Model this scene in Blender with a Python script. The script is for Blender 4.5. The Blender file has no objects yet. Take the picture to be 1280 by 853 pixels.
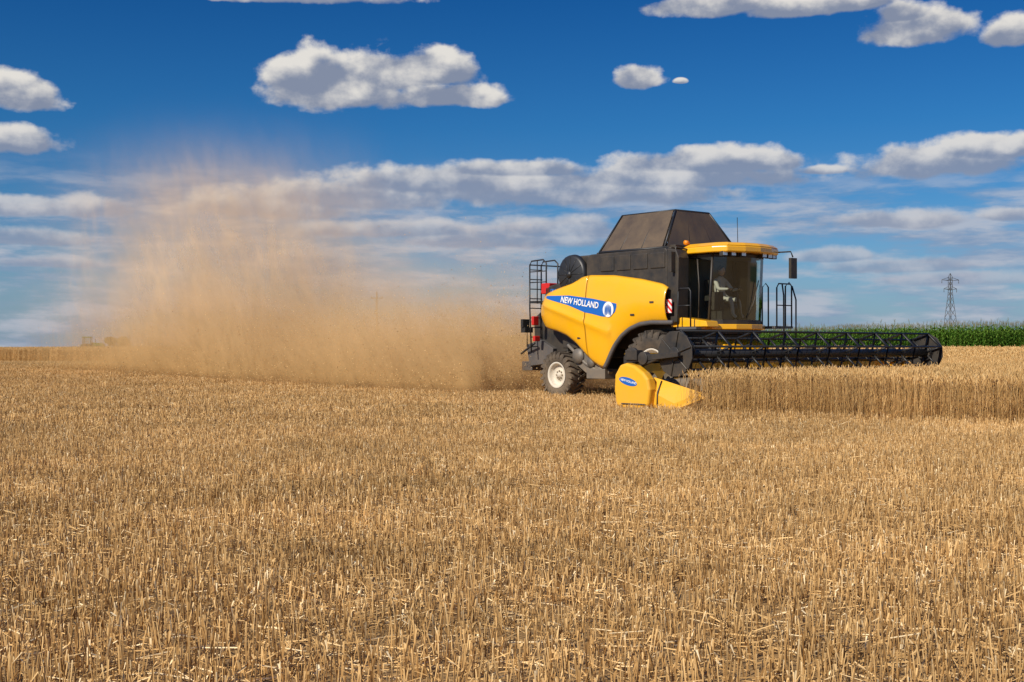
import bpy, math, random
import numpy as np
from mathutils import Vector, Matrix
random.seed(7); rng=np.random.default_rng(7)
scene=bpy.context.scene
scene.view_settings.view_transform='Standard'
scene.view_settings.look='None'
scene.view_settings.exposure=0
COL=scene.collection
CAMH=1.37; F=1600.0
def TZ(y):
    q=min(max((y-34)/28,0),1); return .45*q*q*(3-2*q)
# ---------------------------------------------------------------- camera
cd=bpy.data.cameras.new("camera"); cam=bpy.data.objects.new("camera",cd); COL.objects.link(cam)
cam.location=(0,0,CAMH); cam.rotation_euler=(math.radians(90.30),0,0)
cd.lens=45; cd.sensor_width=36; cd.clip_end=8000; cd.clip_start=.05
scene.camera=cam
# ---------------------------------------------------------------- sun
SD=Vector((-.58,-.60,.62)).normalized()
el=math.asin(SD.z); azs=math.atan2(SD.x,SD.y)
sl=bpy.data.lights.new("sun",'SUN'); sl.energy=5.0; sl.angle=math.radians(.5); sl.color=(1,.915,.78)
so=bpy.data.objects.new("sun",sl); COL.objects.link(so)
so.rotation_euler=SD.to_track_quat('Z','Y').to_euler(); so.location=(-20,-20,30)
# ---------------------------------------------------------------- node helpers
class NT:
    def __init__(s,tree): s.t=tree; s.n=tree.nodes; s.l=tree.links
    def link(s,a,b): s.l.new(a,b)
    def put(s,node,i,val):
        if val is None: return
        if hasattr(val,'is_output') : s.l.new(val,node.inputs[i])
        else: node.inputs[i].default_value=val
    def m(s,op,a,b=None,c=None,clamp=False):
        n=s.n.new('ShaderNodeMath'); n.operation=op; n.use_clamp=clamp
        s.put(n,0,a); s.put(n,1,b); s.put(n,2,c); return n.outputs[0]
    def vm(s,op,a,b=None):
        n=s.n.new('ShaderNodeVectorMath'); n.operation=op; s.put(n,0,a); s.put(n,1,b)
        return n.outputs['Value'] if op in('LENGTH','DOT_PRODUCT') else n.outputs[0]
    def comb(s,x,y,z=0.0):
        n=s.n.new('ShaderNodeCombineXYZ'); s.put(n,0,x); s.put(n,1,y); s.put(n,2,z); return n.outputs[0]
    def sep(s,v):
        n=s.n.new('ShaderNodeSeparateXYZ'); s.put(n,0,v); return n.outputs
    def noise(s,vec,scale,detail=4,rough=.5,dist=0.0):
        n=s.n.new('ShaderNodeTexNoise'); s.put(n,'Vector',vec)
        n.inputs['Scale'].default_value=scale; n.inputs['Detail'].default_value=detail
        n.inputs['Roughness'].default_value=rough; n.inputs['Distortion'].default_value=dist
        return n.outputs[0]
    def mr(s,v,a,b,c=0.0,d=1.0,smooth=False):
        n=s.n.new('ShaderNodeMapRange'); n.clamp=True
        if smooth: n.interpolation_type='SMOOTHSTEP'
        s.put(n,0,v); s.put(n,1,a); s.put(n,2,b); s.put(n,3,c); s.put(n,4,d); return n.outputs[0]
    def mix(s,f,a,b,blend='MIX'):
        n=s.n.new('ShaderNodeMix'); n.data_type='RGBA'; n.blend_type=blend
        s.put(n,0,f); s.put(n,6,a if not isinstance(a,tuple) else (*a[:3],1)); s.put(n,7,b if not isinstance(b,tuple) else (*b[:3],1))
        return n.outputs[2]
    def ramp(s,v,stops):
        n=s.n.new('ShaderNodeValToRGB'); s.put(n,0,v); e=n.color_ramp.elements
        while len(e)<len(stops): e.new(.5)
        for i,(p,c) in enumerate(stops): e[i].position=p; e[i].color=(*c,1)
        return n.outputs[0]
# ---------------------------------------------------------------- world
W=bpy.data.worlds.new("World"); scene.world=W; W.use_nodes=True
t=NT(W.node_tree); t.n.clear()
out=t.n.new('ShaderNodeOutputWorld'); bg=t.n.new('ShaderNodeBackground'); bg.inputs[1].default_value=.1
t.link(bg.outputs[0],out.inputs[0])
sky=t.n.new('ShaderNodeTexSky'); sky.sky_type='NISHITA'; sky.sun_disc=False
sky.sun_elevation=el; sky.sun_rotation=azs; sky.air_density=1.0; sky.dust_density=.6; sky.ozone_density=2.0
tc=t.n.new('ShaderNodeTexCoord'); d=t.sep(tc.outputs['Generated'])
AZ=t.m('ARCTAN2',d[0],d[1]); EL=t.m('ARCSINE',d[2])
tint=t.ramp(t.mr(EL,0,.5),[(0,(.38,.57,.78)),(.14,(.24,.50,.80)),(.34,(.10,.40,.73)),(.56,(.04,.29,.63)),(1,(.40,.60,1))])
skyc=t.mix(1.0,sky.outputs[0],tint,'MULTIPLY')
P=t.comb(AZ,t.m('MULTIPLY',EL,1.35))
n1=t.noise(P,27,8,.55); n2=t.noise(t.vm('ADD',P,(-.012,.024,0)),27,3,.45); n1b=t.noise(P,27,3,.45)
clouds=[ # px, py, hw, hh(top)   (direction on the sky, expressed from pixel bearings)
 (420,112,105,50),(545,92,70,36),(560,122,82,24),(365,100,50,32),(480,98,75,40),(600,124,40,16),(420,122,95,28),
 (797,100,34,20),(851,102,9,5),(900,8,90,26),(990,12,70,20),(1060,4,60,20),(1142,40,74,34),(1130,20,36,20),(1268,44,36,28),
 (340,-6,170,18),(22,122,52,34),(25,180,56,26),(0,108,40,24),
 (880,208,140,26),(840,226,190,26),(560,232,190,30),(700,242,270,36),(430,250,170,30),(640,215,110,18),(350,262,130,26),
 (1170,208,125,32),(1240,190,90,24),(1110,278,100,18),(1270,270,50,12),(700,290,110,24),(620,302,170,20),(1030,214,40,9),(500,290,150,18),
 (60,262,130,20),(30,300,120,16),(1130,335,120,16),(1040,322,70,14),(1200,350,120,14),(60,330,80,11)]
acc=None; ysh=None
for (px,py,hw,hh) in clouds:
    a0=math.atan((px-640)/F); e0=math.atan((435-py)/F*math.cos(a0)); ha=hw/F*1.08; hb=hh/F*1.1
    v=t.vm('MULTIPLY',t.vm('SUBTRACT',t.comb(AZ,EL),(a0,e0,0)),(1/ha,1/hb,0))
    s=t.sep(v); y2=t.m('MAXIMUM',s[1],t.m('MULTIPLY',s[1],-2.0))
    dd=t.m('SUBTRACT',1.0,t.vm('LENGTH',t.comb(s[0],y2)))
    yy=s[1]
    if acc is None: acc=dd; ysh=yy
    else:
        g=t.mr(t.m('SUBTRACT',dd,acc),-.2,.2)
        ysh=t.m('MULTIPLY_ADD',g,t.m('SUBTRACT',yy,ysh),ysh)
        acc=t.m('SMOOTH_MAX',acc,dd,.15)
hz=t.mr(EL,.04,.17)
fld=t.m('ADD',acc,t.m('MULTIPLY',t.m('SUBTRACT',n1,.5),1.5))
alpha=t.m('POWER',t.mr(fld,.05,t.m('SUBTRACT',.58,t.m('MULTIPLY',hz,.20)),0,1,True),.9)
lit=t.m('MULTIPLY_ADD',t.m('SUBTRACT',n1b,n2),2.2,t.m('MULTIPLY_ADD',ysh,.80,.34))
lit=t.m('ADD',lit,t.m('MULTIPLY',t.m('SUBTRACT',n1,n1b),2.6))
lit=t.m('ADD',lit,t.m('MULTIPLY',t.m('SUBTRACT',.6,alpha),.25))
lit=t.mr(lit,0,1,0,1,True)
ccol=t.mix(lit,t.mix(hz,(2.6,3.15,4.4),(2.3,2.7,3.7)),t.mix(hz,(4.6,4.75,5.5),(7.8,7.5,7.0)))
alpha=t.m('MULTIPLY',alpha,t.mr(EL,.0,.17,.50,.97))
Q=t.comb(t.m('MULTIPLY',AZ,1.0),t.m('MULTIPLY',EL,5.0))
n3=t.noise(Q,10,6,.6); n4=t.noise(t.vm('ADD',Q,(-.012,.06,0)),10,4,.58)
low=t.m('MULTIPLY',t.mr(n3,.38,.62,0,.85,True),t.mr(EL,.095,.15,1,0,True))
lcol=t.mix(t.mr(t.m('SUBTRACT',n3,n4),-.08,.12),(2.4,3.2,4.7),(4.6,4.9,5.7))
c=t.mix(t.mr(EL,.0,.11,.45,0),skyc,(3.0,4.1,5.8))
c=t.mix(low,c,lcol); c=t.mix(alpha,c,ccol)
c=t.mix(t.mr(EL,-.02,-.001,1,0),c,(2.5,1.8,1.0))
t.link(c,bg.inputs[0])
# ---------------------------------------------------------------- materials
def mat(name,col=(.5,.5,.5),rough=.5,metal=0,spec=.5,coat=0,noise=None,nscale=3,ndust=None,bump=0,bscale=40):
    m=bpy.data.materials.new(name); m.use_nodes=True; k=NT(m.node_tree); b=k.n['Principled BSDF']
    b.inputs['Base Color'].default_value=(*col,1); b.inputs['Roughness'].default_value=rough
    b.inputs['Metallic'].default_value=metal; b.inputs['Specular IOR Level'].default_value=spec
    b.inputs['Coat Weight'].default_value=coat; b.inputs['Coat Roughness'].default_value=.1
    tcn=k.n.new('ShaderNodeTexCoord').outputs['Object']
    if ndust:
        dc,amt,lowz,hiz=ndust
        z=k.sep(tcn)[2]
        f=k.m('MULTIPLY',k.mr(k.noise(tcn,nscale,6,.65),.35,.75),amt)
        f=k.m('ADD',f,k.m('MULTIPLY',k.mr(z,lowz,hiz,1,0),amt),clamp=True)
        k.link(k.mix(f,col,dc),b.inputs['Base Color'])
        k.link(k.m('ADD',rough,k.m('MULTIPLY',f,.4),clamp=True),b.inputs['Roughness'])
    if bump:
        bn=k.n.new('ShaderNodeBump'); bn.inputs['Strength'].default_value=bump; bn.inputs['Distance'].default_value=.02
        k.link(k.noise(tcn,bscale,4,.6),bn.inputs['Height']); k.link(bn.outputs[0],b.inputs['Normal'])
    return m
DUST=(.42,.29,.15)
YEL=mat("yellow_paint",(.90,.44,.003),.28,coat=.6,ndust=(DUST,.12,.3,1.4),nscale=1.6)
BLK=mat("black_plastic",(.022,.021,.020),.5,ndust=(DUST,.13,.2,1.0),nscale=2.5)
BLK2=mat("tank_sheet",(.075,.055,.038),.45,ndust=((.22,.15,.08),.5,.2,1.0),nscale=1.3)
GRY=mat("grey_steel",(.13,.13,.125),.5,metal=.3,ndust=(DUST,.3,.2,1.5),nscale=3)
GRY2=mat("fender_grey",(.07,.07,.075),.5,ndust=(DUST,.15,.2,1.5))
TYR=mat("tyre_rubber",(.03,.027,.024),.8,ndust=((.25,.18,.11),.40,0,.7),nscale=4,bump=.3)
RIM=mat("cream_rim",(.72,.68,.58),.45,ndust=(DUST,.25,.1,.6),nscale=4)
BLU=mat("blue_decal",(.012,.12,.45),.35)
WHT=mat("white_decal",(.8,.8,.8),.4)
RED=mat("red_paint",(.55,.02,.015),.35)
RDK=mat("tine_dark",(.02,.02,.02),.45)
ORG=mat("amber",(.8,.25,.01),.3)
LMP=mat("lamp_lens",(.6,.62,.65),.1,metal=.6)
INT=mat("cab_interior",(.10,.10,.095),.7)
CLO=mat("shirt",(.50,.46,.40),.8); SKN=mat("skin",(.55,.32,.20),.5); HAI=mat("hair",(.05,.03,.02),.7)
GRN=mat("tractor_green",(.04,.15,.045),.4); 
GAL=mat("galvanised",(.10,.11,.12),.6,metal=.2); WOD=mat("pole_wood",(.12,.10,.085),.9)
gm=bpy.data.materials.new("cab_glass"); gm.use_nodes=True; k=NT(gm.node_tree); k.n.clear()
o=k.n.new('ShaderNodeOutputMaterial'); mx=k.n.new('ShaderNodeMixShader'); tr=k.n.new('ShaderNodeBsdfTransparent'); gl=k.n.new('ShaderNodeBsdfGlossy')
tr.inputs[0].default_value=(.80,.85,.80,1); gl.inputs[1].default_value=.03; gl.inputs[0].default_value=(.9,.95,1,1)
lw=k.n.new('ShaderNodeFresnel'); lw.inputs[0].default_value=1.5
k.link(k.m('ADD',lw.outputs[0],.03),mx.inputs[0]); k.link(tr.outputs[0],mx.inputs[1]); k.link(gl.outputs[0],mx.inputs[2]); k.link(mx.outputs[0],o.inputs[0])
GLS=gm
wm=bpy.data.materials.new("warning_stripes"); wm.use_nodes=True; k=NT(wm.node_tree)
s=k.sep(k.n.new('ShaderNodeTexCoord').outputs['Object'])
f=k.m('GREATER_THAN',k.m('FRACT',k.m('MULTIPLY',k.m('ADD',s[0],s[2]),6.5)),.5)
k.link(k.mix(f,(.75,.75,.72),(.65,.02,.02)),k.n['Principled BSDF'].inputs['Base Color'])
WRN=wm
def rndmat(name,stops,transl=.0,lo=.76,hi=1.16,track=False):
    m=bpy.data.materials.new(name); m.use_nodes=True; k=NT(m.node_tree); k.n.clear(); o=k.n.new('ShaderNodeOutputMaterial')
    b=k.n.new('ShaderNodeBsdfDiffuse')
    at=k.n.new('ShaderNodeAttribute'); at.attribute_name='rnd'
    c=k.ramp(at.outputs['Fac'],stops)
    geo=k.n.new('ShaderNodeNewGeometry').outputs['Position']
    p=k.vm('MULTIPLY',geo,(.45,1,0))
    f=k.mr(k.noise(p,.7,5,.7),.32,.68,lo*.92,hi*1.06)
    c=k.mix(1.0,c,k.comb(f,f,f),'MULTIPLY')
    k.link(c,b.inputs[0]); last=b.outputs[0]
    if transl:
        tb=k.n.new('ShaderNodeBsdfTranslucent'); k.link(c,tb.inputs[0]); ms=k.n.new('ShaderNodeMixShader'); ms.inputs[0].default_value=transl
        k.link(b.outputs[0],ms.inputs[1]); k.link(tb.outputs[0],ms.inputs[2]); last=ms.outputs[0]
    k.link(last,o.inputs[0])
    return m
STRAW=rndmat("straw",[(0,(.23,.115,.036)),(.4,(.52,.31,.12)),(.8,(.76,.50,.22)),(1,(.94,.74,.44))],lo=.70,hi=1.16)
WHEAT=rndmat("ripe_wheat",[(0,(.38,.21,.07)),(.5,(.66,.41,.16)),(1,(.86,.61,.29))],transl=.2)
CORN=rndmat("corn_leaf",[(0,(.03,.09,.012)),(.6,(.085,.19,.024)),(.9,(.15,.25,.04)),(1,(.34,.28,.11))],transl=.25)
LEAF=rndmat("leaf",[(0,(.03,.055,.015)),(1,(.08,.11,.035))])
def groundmat(name,lo,hi,dark=.0,sc=1.0):
    m=bpy.data.materials.new(name); m.use_nodes=True; k=NT(m.node_tree); b=k.n['Principled BSDF']
    p=k.n.new('ShaderNodeNewGeometry').outputs['Position']
    fine=k.noise(p,22*sc,5,.7); mid=k.noise(p,1.3*sc,4,.6); big=k.noise(k.vm('MULTIPLY',p,(.6,1,1)),.05,3,.6)
    f=k.m('ADD',k.m('MULTIPLY',fine,.5),k.m('ADD',k.m('MULTIPLY',mid,.3),k.m('MULTIPLY',big,.3)))
    c=k.ramp(k.mr(f,.32,.8),[(0,lo),(1,hi)])
    k.link(c,b.inputs['Base Color']); b.inputs['Roughness'].default_value=.95; b.inputs['Specular IOR Level'].default_value=.1
    bn=k.n.new('ShaderNodeBump'); bn.inputs['Strength'].default_value=.6; bn.inputs['Distance'].default_value=.05
    k.link(fine,bn.inputs['Height']); k.link(bn.outputs[0],b.inputs['Normal'])
    return m
SOIL=groundmat("soil_with_chaff",(.23,.13,.05),(.58,.38,.17))
CANO=groundmat("wheat_canopy",(.40,.255,.10),(.70,.47,.21),sc=.6)
CORNC=groundmat("corn_canopy",(.02,.05,.01),(.07,.13,.025))
# ---------------------------------------------------------------- mesh builder
class B:
    def __init__(s): s.v=[]; s.f=[]; s.m=[]; s.s=[]
    def add(s,vs,fs,mi=0,sm=False):
        o=len(s.v); s.v+= [tuple(x) for x in vs]
        for f in fs: s.f.append(tuple(i+o for i in f)); s.m.append(mi); s.s.append(sm)
    def box(s,a,b,mi=0):
        x0,y0,z0=a; x1,y1,z1=b
        s.add([(x0,y0,z0),(x1,y0,z0),(x1,y1,z0),(x0,y1,z0),(x0,y0,z1),(x1,y0,z1),(x1,y1,z1),(x0,y1,z1)],
              [(3,2,1,0),(4,5,6,7),(0,1,5,4),(1,2,6,5),(2,3,7,6),(3,0,4,7)],mi)
    def hexa(s,p,mi=0): s.add(p,[(3,2,1,0),(4,5,6,7),(0,1,5,4),(1,2,6,5),(2,3,7,6),(3,0,4,7)],mi)
    def prism(s,poly,y0,y1,mi=0):   # poly in (x,z)
        n=len(poly); vs=[(x,y0,z) for x,z in poly]+[(x,y1,z) for x,z in poly]
        fs=[tuple(range(n)),tuple(range(2*n-1,n-1,-1))]+[(i,i+n,(i+1)%n+n,(i+1)%n) for i in range(n)]
        s.add(vs,fs,mi)
    def prismz(s,poly,z0,z1,mi=0,top=None):
        n=len(poly); tp=top or poly; vs=[(x,y,z0) for x,y in poly]+[(x,y,z1) for x,y in tp]
        fs=[tuple(range(n-1,-1,-1)),tuple(range(n,2*n))]+[(i,(i+1)%n,(i+1)%n+n,i+n) for i in range(n)]
        s.add(vs,fs,mi)
    def tube(s,pts,r,n=8,mi=0,closed=False):
        pts=[Vector(p) for p in pts]; L=len(pts); vs=[]
        for i,p in enumerate(pts):
            if closed: tg=pts[(i+1)%L]-pts[i-1]
            else: tg=(pts[min(i+1,L-1)]-pts[max(i-1,0)])
            tg.normalize(); up=Vector((0,0,1)) if abs(tg.z)<.9 else Vector((1,0,0))
            a=tg.cross(up).normalized(); b=tg.cross(a).normalized(); rr=r[i] if isinstance(r,(list,tuple)) else r
            for j in range(n):
                q=2*math.pi*j/n; vs.append(p+a*math.cos(q)*rr+b*math.sin(q)*rr)
        fs=[]
        for i in range(L if closed else L-1):
            for j in range(n):
                a0=i*n+j; a1=i*n+(j+1)%n; k2=((i+1)%L)*n
                fs.append((a0,a1,k2+(j+1)%n,k2+j))
        if not closed: fs+=[tuple(range(n-1,-1,-1)),tuple(range((L-1)*n,L*n))]
        s.add(vs,fs,mi,True)
    def lathe(s,prof,c,n=48,mi=0,sm=True): # around y axis, prof=(r,y)
        vs=[];L=len(prof)
        for i in range(n):
            q=2*math.pi*i/n
            for r,y in prof: vs.append((c[0]+r*math.cos(q),c[1]+y,c[2]+r*math.sin(q)))
        fs=[]
        for i in range(n):
            for j in range(L-1):
                a=i*L+j; b=((i+1)%n)*L+j; fs.append((a,b,b+1,a+1))
        s.add(vs,fs,mi,sm)
    def grid(s,fn,nu,nv,mi=0,sm=True):
        vs=[fn(i/nu,j/nv) for i in range(nu+1) for j in range(nv+1)]
        fs=[(i*(nv+1)+j,(i+1)*(nv+1)+j,(i+1)*(nv+1)+j+1,i*(nv+1)+j+1) for i in range(nu) for j in range(nv)]
        s.add(vs,fs,mi,sm)
    def obj(s,name,mats,parent=None,bevel=0,loc=None,solid=0):
        me=bpy.data.meshes.new(name); me.from_pydata(s.v,[],s.f)
        for m in (mats if isinstance(mats,list) else [mats]): me.materials.append(m)
        me.polygons.foreach_set('material_index',s.m); me.polygons.foreach_set('use_smooth',s.s); me.update()
        ob=bpy.data.objects.new(name,me); COL.objects.link(ob)
        if parent: ob.parent=parent
        if loc: ob.location=loc
        if solid:
            q=ob.modifiers.new('s','SOLIDIFY'); q.thickness=solid; q.offset=0
        if bevel:
            q=ob.modifiers.new('b','BEVEL'); q.width=bevel; q.segments=3; q.limit_method='ANGLE'; q.angle_limit=math.radians(35)
        return ob
def empty(name,loc=(0,0,0),rot=0):
    e=bpy.data.objects.new(name,None); COL.objects.link(e); e.location=loc; e.rotation_euler=(0,0,rot); return e
HD=math.radians(50); CH,SH=math.cos(HD),math.sin(HD); X0,Y0=2.47,35.83
def uv2w(u,v): return (X0+CH*u+SH*v, Y0-SH*u+CH*v)
def w2uv(x,y): dx,dy=x-X0,y-Y0; return (CH*dx-SH*dy, SH*dx+CH*dy)
# ================================================================ COMBINE
CB=empty("combine_harvester",(X0,Y0,0),-HD)
def lerp_tab(tab,u):
    if u<=tab[0][0]: return tab[0][1]
    for (a,b),(c2,d2) in zip(tab,tab[1:]):
        if u<=c2:
            q=(u-a)/(c2-a); return b+(d2-b)*q
    return tab[-1][1]
TOP=[(-.84,2.72),(-.6,2.84),(0,2.96),(.6,3.10),(1.0,3.24),(1.3,3.28),(2.2,3.24),(3.2,3.10),(3.93,2.95),(4.1,2.85)]
BOT=[(-.84,2.05),(-.6,1.93),(0,1.83),(.4,1.70),(.75,1.50),(1.1,1.22),(1.4,1.00),(1.7,.86),(1.9,.84),(2.02,1.0),(2.15,1.22),(2.3,1.45),(2.55,1.70),(2.85,1.88),(3.2,1.99),(3.6,2.03),(4.1,2.02)]
def top(u): return (lerp_tab(TOP,u-.05)+lerp_tab(TOP,u)+lerp_tab(TOP,u+.05))/3
def bot(u): return (lerp_tab(BOT,u-.04)+lerp_tab(BOT,u)+lerp_tab(BOT,u+.04))/3
def pv(u,w):
    a,b=bot(u),top(u); q=min(max((w-a)/(b-a),0),1)
    r=-1.60-.15*(math.sin(math.pi*q)**.55 if 0<q<1 else 0)
    if u<0: r+=.30*(-u/.84)**2
    ln=2.42-.30*(u) if u<3 else 1.5
    r-=.06/(1+((w-ln)/.09)**2) if -.5<u<2.2 else 0
    return r
for sgn,nm in((1,"side_panel_right"),(-1,"side_panel_left")):
    b=B()
    for ua,ub in((-.84,1.23),(1.26,4.1)):
        b.grid(lambda i,j,ua=ua,ub=ub:(ua+(ub-ua)*i, sgn*pv(ua+(ub-ua)*i, bot(ua+(ub-ua)*i)+(top(ua+(ub-ua)*i)-bot(ua+(ub-ua)*i))*j), bot(ua+(ub-ua)*i)+(top(ua+(ub-ua)*i)-bot(ua+(ub-ua)*i))*j),60,30)
    b.obj(nm,YEL,CB,solid=.03)
    b=B()
    path=[(1.93+2.4*i/60,sgn*-1.70,bot(min(1.93+2.4*i/60,4.05))-.03) for i in range(61)]
    b.tube(path,.06,8); b.obj("wheel_arch_lip",GRY2,CB)
# decals
b=B()
def blue(i,j):
    u=-.42+2.85*i
    ct=2.80-.02*u-.10*max(0,u-.6)-.05*max(0,u-1.5); 
    th=.06+.27*min(1,i*1.7)
    if i>.80: th*=max(.02,math.sqrt(max(0,1-((i-.8)/.2)**2)))
    cb=ct-th-.10*max(0,min(i,.8)); 
    w=ct+(cb-ct)*j - .02
    return (u,pv(u,w)-.022,w)
b.grid(blue,60,8); b.obj("brand_stripe",BLU,CB)
def text(s,size,u0,w0,ang,mt,nm,surf,sx=1.0):
    cu=bpy.data.curves.new(nm,'FONT'); cu.body=s; cu.size=size; cu.offset=size*.025
    o=bpy.data.objects.new(nm+"_tmp",cu); COL.objects.link(o)
    dg=bpy.context.evaluated_depsgraph_get(); me=bpy.data.meshes.new_from_object(o.evaluated_get(dg))
    bpy.data.objects.remove(o)
    for v in me.vertices:
        x,y=v.co.x*sx,v.co.y
        u=u0+x*math.cos(ang)-y*math.sin(ang); w=w0+x*math.sin(ang)+y*math.cos(ang)
        v.co=(u,surf(u,w),w)
    me.materials.clear(); me.materials.append(mt)
    ob=bpy.data.objects.new(nm,me); COL.objects.link(ob); ob.parent=CB; return ob
text("NEW HOLLAND",.225,.30,2.60,-.14,WHT,"side_lettering",lambda u,w:pv(u,w)-.038,.90)
text("CR8.80",.17,-.36,2.86,-.04,BLU,"model_lettering",lambda u,w:pv(u,w)-.012)
b=B()
def disc(cu,cw,r,off,mi,sx=1,sy=1):
    vs=[(cu,pv(cu,cw)-off,cw)]+[(cu+r*sx*math.cos(q),pv(cu+r*sx*math.cos(q),cw+r*sy*math.sin(q))-off,cw+r*sy*math.sin(q)) for q in [2*math.pi*i/32 for i in range(32)]]
    b.add(vs,[(0,1+i,1+(i+1)%32) for i in range(32)],mi)
disc(2.14,2.36,.20,.034,0)
for a in(-.10,-.05,0,.05,.10): disc(2.14+a,2.37-abs(a)*.5,.13,.044+abs(a)*.02,1,.14,1)
b.obj("leaf_badge",[WHT,BLU],CB)
text("ELEVATION",.09,3.05,2.80,-.12,BLK,"small_lettering",lambda u,w:pv(u,w)-.01)
b=B()
for (u,w) in((.9,1.62),(2.9,2.2),(3.6,2.5)): b.box((u,pv(u,w)-.03,w-.02),(u+.14,pv(u,w)+.02,w+.03))
b.obj("panel_latches",BLK,CB,bevel=.008)
# chassis / inner body
b=B(); b.box((-.75,-1.38,1.95),(3.95,1.38,3.05)); b.box((-.2,-1.25,1.35),(3.95,1.25,1.96)); b.box((3.9,-.9,1.3),(4.9,.9,1.72)); b.box((1.0,-1.45,1.1),(1.9,1.45,1.9)); b.box((.6,-.9,.75),(4.4,.9,1.4))
b.prism([(-1.7,1.3),(-1.75,2.2),(-.9,2.75),(-.5,2.7),(-.3,1.2),(-.9,.95)],-.95,.95)
b.obj("chassis",BLK,CB,bevel=.03)
b=B(); b.tube([(0,-1.45,.66),(0,1.45,.66)],.11,10); b.box((-.18,-.6,.5),(.18,.6,.85)); b.tube([(3.6,-1.2,.93),(3.6,1.2,.93)],.2,12)
b.box((3.3,-1.15,.75),(3.9,1.15,1.3)); b.prism([(.5,1.0),(.6,1.35),(1.3,1.1),(1.9,.75),(1.8,.6),(1.0,.7)],-1.5,-1.35)
b.tube([(.3,-1.5,1.45),(1.0,-1.5,.95),(1.8,-1.5,.62)],.05,8)
b.box((1.15,-1.62,.55),(1.85,-1.1,.82)); b.obj("axles",GRY,CB,bevel=.02)
b=B()
for (u,w,r) in((.75,1.15,.2),(1.25,.98,.13),(1.6,.75,.12)): b.lathe([(0,-.05),(r,-.05),(r,.05),(0,.05)],(u,-1.52,w),24)
b.obj("drive_pulleys",GRY,CB)
b=B(); b.prism([(-1.75,.85),(-1.9,1.45),(-1.3,1.6),(-.75,1.35),(-.8,.95)],-1.1,1.1)
for i in range(12):
    y=-1.05+.19*i; b.box((-2.15,y,.72),(-1.7,y+.02,.98))
b.obj("straw_chopper",GRY2,CB,bevel=.02)
# upper body
b=B(); b.prism([(1.05,2.9),(1.05,3.72),(1.2,3.84),(3.9,3.86),(3.96,3.80),(3.96,2.75),(3.9,2.8),(2.6,3.0)],-1.52,1.52)
for i in range(4):
    u=1.6+.60*i; b.box((u,-1.545,3.36),(u+.5,-1.5,3.76))
for sg in(-1,1):
    ya,yb=sorted((sg*1.51,sg*1.12)); b.prism([(3.95,1.95),(3.95,3.84),(4.25,3.80),(4.34,3.6),(4.30,2.0)],ya,yb)
b.obj("grain_tank_body",BLK,CB,bevel=.03)
b=B(); b.prism([(-.75,2.7),(-.72,3.05),(-.1,3.15),(-.05,3.75),(.1,3.84),(1.06,3.84),(1.06,2.9)],-1.42,1.42)
b.obj("engine_hood",BLK,CB,bevel=.04)
b=B(); b.lathe([(0,-.13),(.06,-.13),(.46,-.09),(.52,-.06),(.54,.04),(.5,.06)],(.52,-1.52,3.34),48)
for i in range(12):
    q=math.pi*i/6; b.tube([(.52+.06*math.cos(q),-1.655,3.34+.06*math.sin(q)),(.52+.47*math.cos(q),-1.615,3.34+.47*math.sin(q))],.008,5)
b.lathe([(0,-.06),(.09,-.05),(.09,.0)],(.52,-1.64,3.34),20)
b.obj("rotary_air_screen",RDK,CB)
b=B(); b.box((-.9,-1.42,2.86),(-.55,-1.1,3.16)); b.obj("fire_extinguisher_box",RED,CB,bevel=.03)
b=B(); b.box((-1.22,-1.5,2.0),(-1.12,-1.3,2.25)); b.box((-1.22,-1.45,1.55),(-1.12,-1.25,1.7)); b.obj("tail_lamps",RED,CB,bevel=.02)
# tank extensions
b=B()
bb=[(1.44,-1.42),(3.78,-1.42),(3.78,1.42),(1.44,1.42)]; tt=[(1.50,-.62),(3.42,-.62),(3.42,.66),(1.50,.66)]
zb,zt=3.88,4.90
def P3(p,z): return (p[0],p[1],z)
for i in range(4):
    a,c=bb[i],bb[(i+1)%4]; a2,c2=tt[i],tt[(i+1)%4]
    def fn(x,y,a=a,c=c,a2=a2,c2=c2):
        x=.03+.94*x; lo=[a[k_]+(c[k_]-a[k_])*x for k_ in(0,1)]; hi=[a2[k_]+(c2[k_]-a2[k_])*x for k_ in(0,1)]
        return (lo[0]+(hi[0]-lo[0])*y,lo[1]+(hi[1]-lo[1])*y,zb+(zt-zb)*y)
    b.grid(fn,1,1,0,False)
b.obj("tank_extension",BLK2,CB,solid=.03)
b=B()
for i in range(4):
    a,c=bb[i],bb[(i+1)%4]; a2,c2=tt[i],tt[(i+1)%4]
    b.tube([P3(a,zb),P3(a2,zt)],.028,6); b.tube([P3(a2,zt),P3(c2,zt)],.028,6); b.tube([P3(a,zb),P3(c,zb)],.035,6)
    for q in(.33,.66):
        lo=[a[k_]+(c[k_]-a[k_])*q for k_ in(0,1)]; hi=[a2[k_]+(c2[k_]-a2[k_])*q for k_ in(0,1)]
        b.tube([P3(lo,zb+.01),P3(hi,zt-.01)],.018,5)
    lo=[(a[k_]+a2[k_])/2 for k_ in(0,1)]; hi=[(c[k_]+c2[k_])/2 for k_ in(0,1)]
    b.tube([P3(lo,(zb+zt)/2),P3(hi,(zb+zt)/2)],.015,5)
b.obj("tank_extension_frame",RDK,CB)
b=B(); b.box((3.3,-1.2,3.86),(3.95,1.2,3.96)); b.box((1.2,-1.3,3.84),(3.9,1.3,3.9)); b.obj("tank_rim",BLK,CB,bevel=.02)
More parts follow.
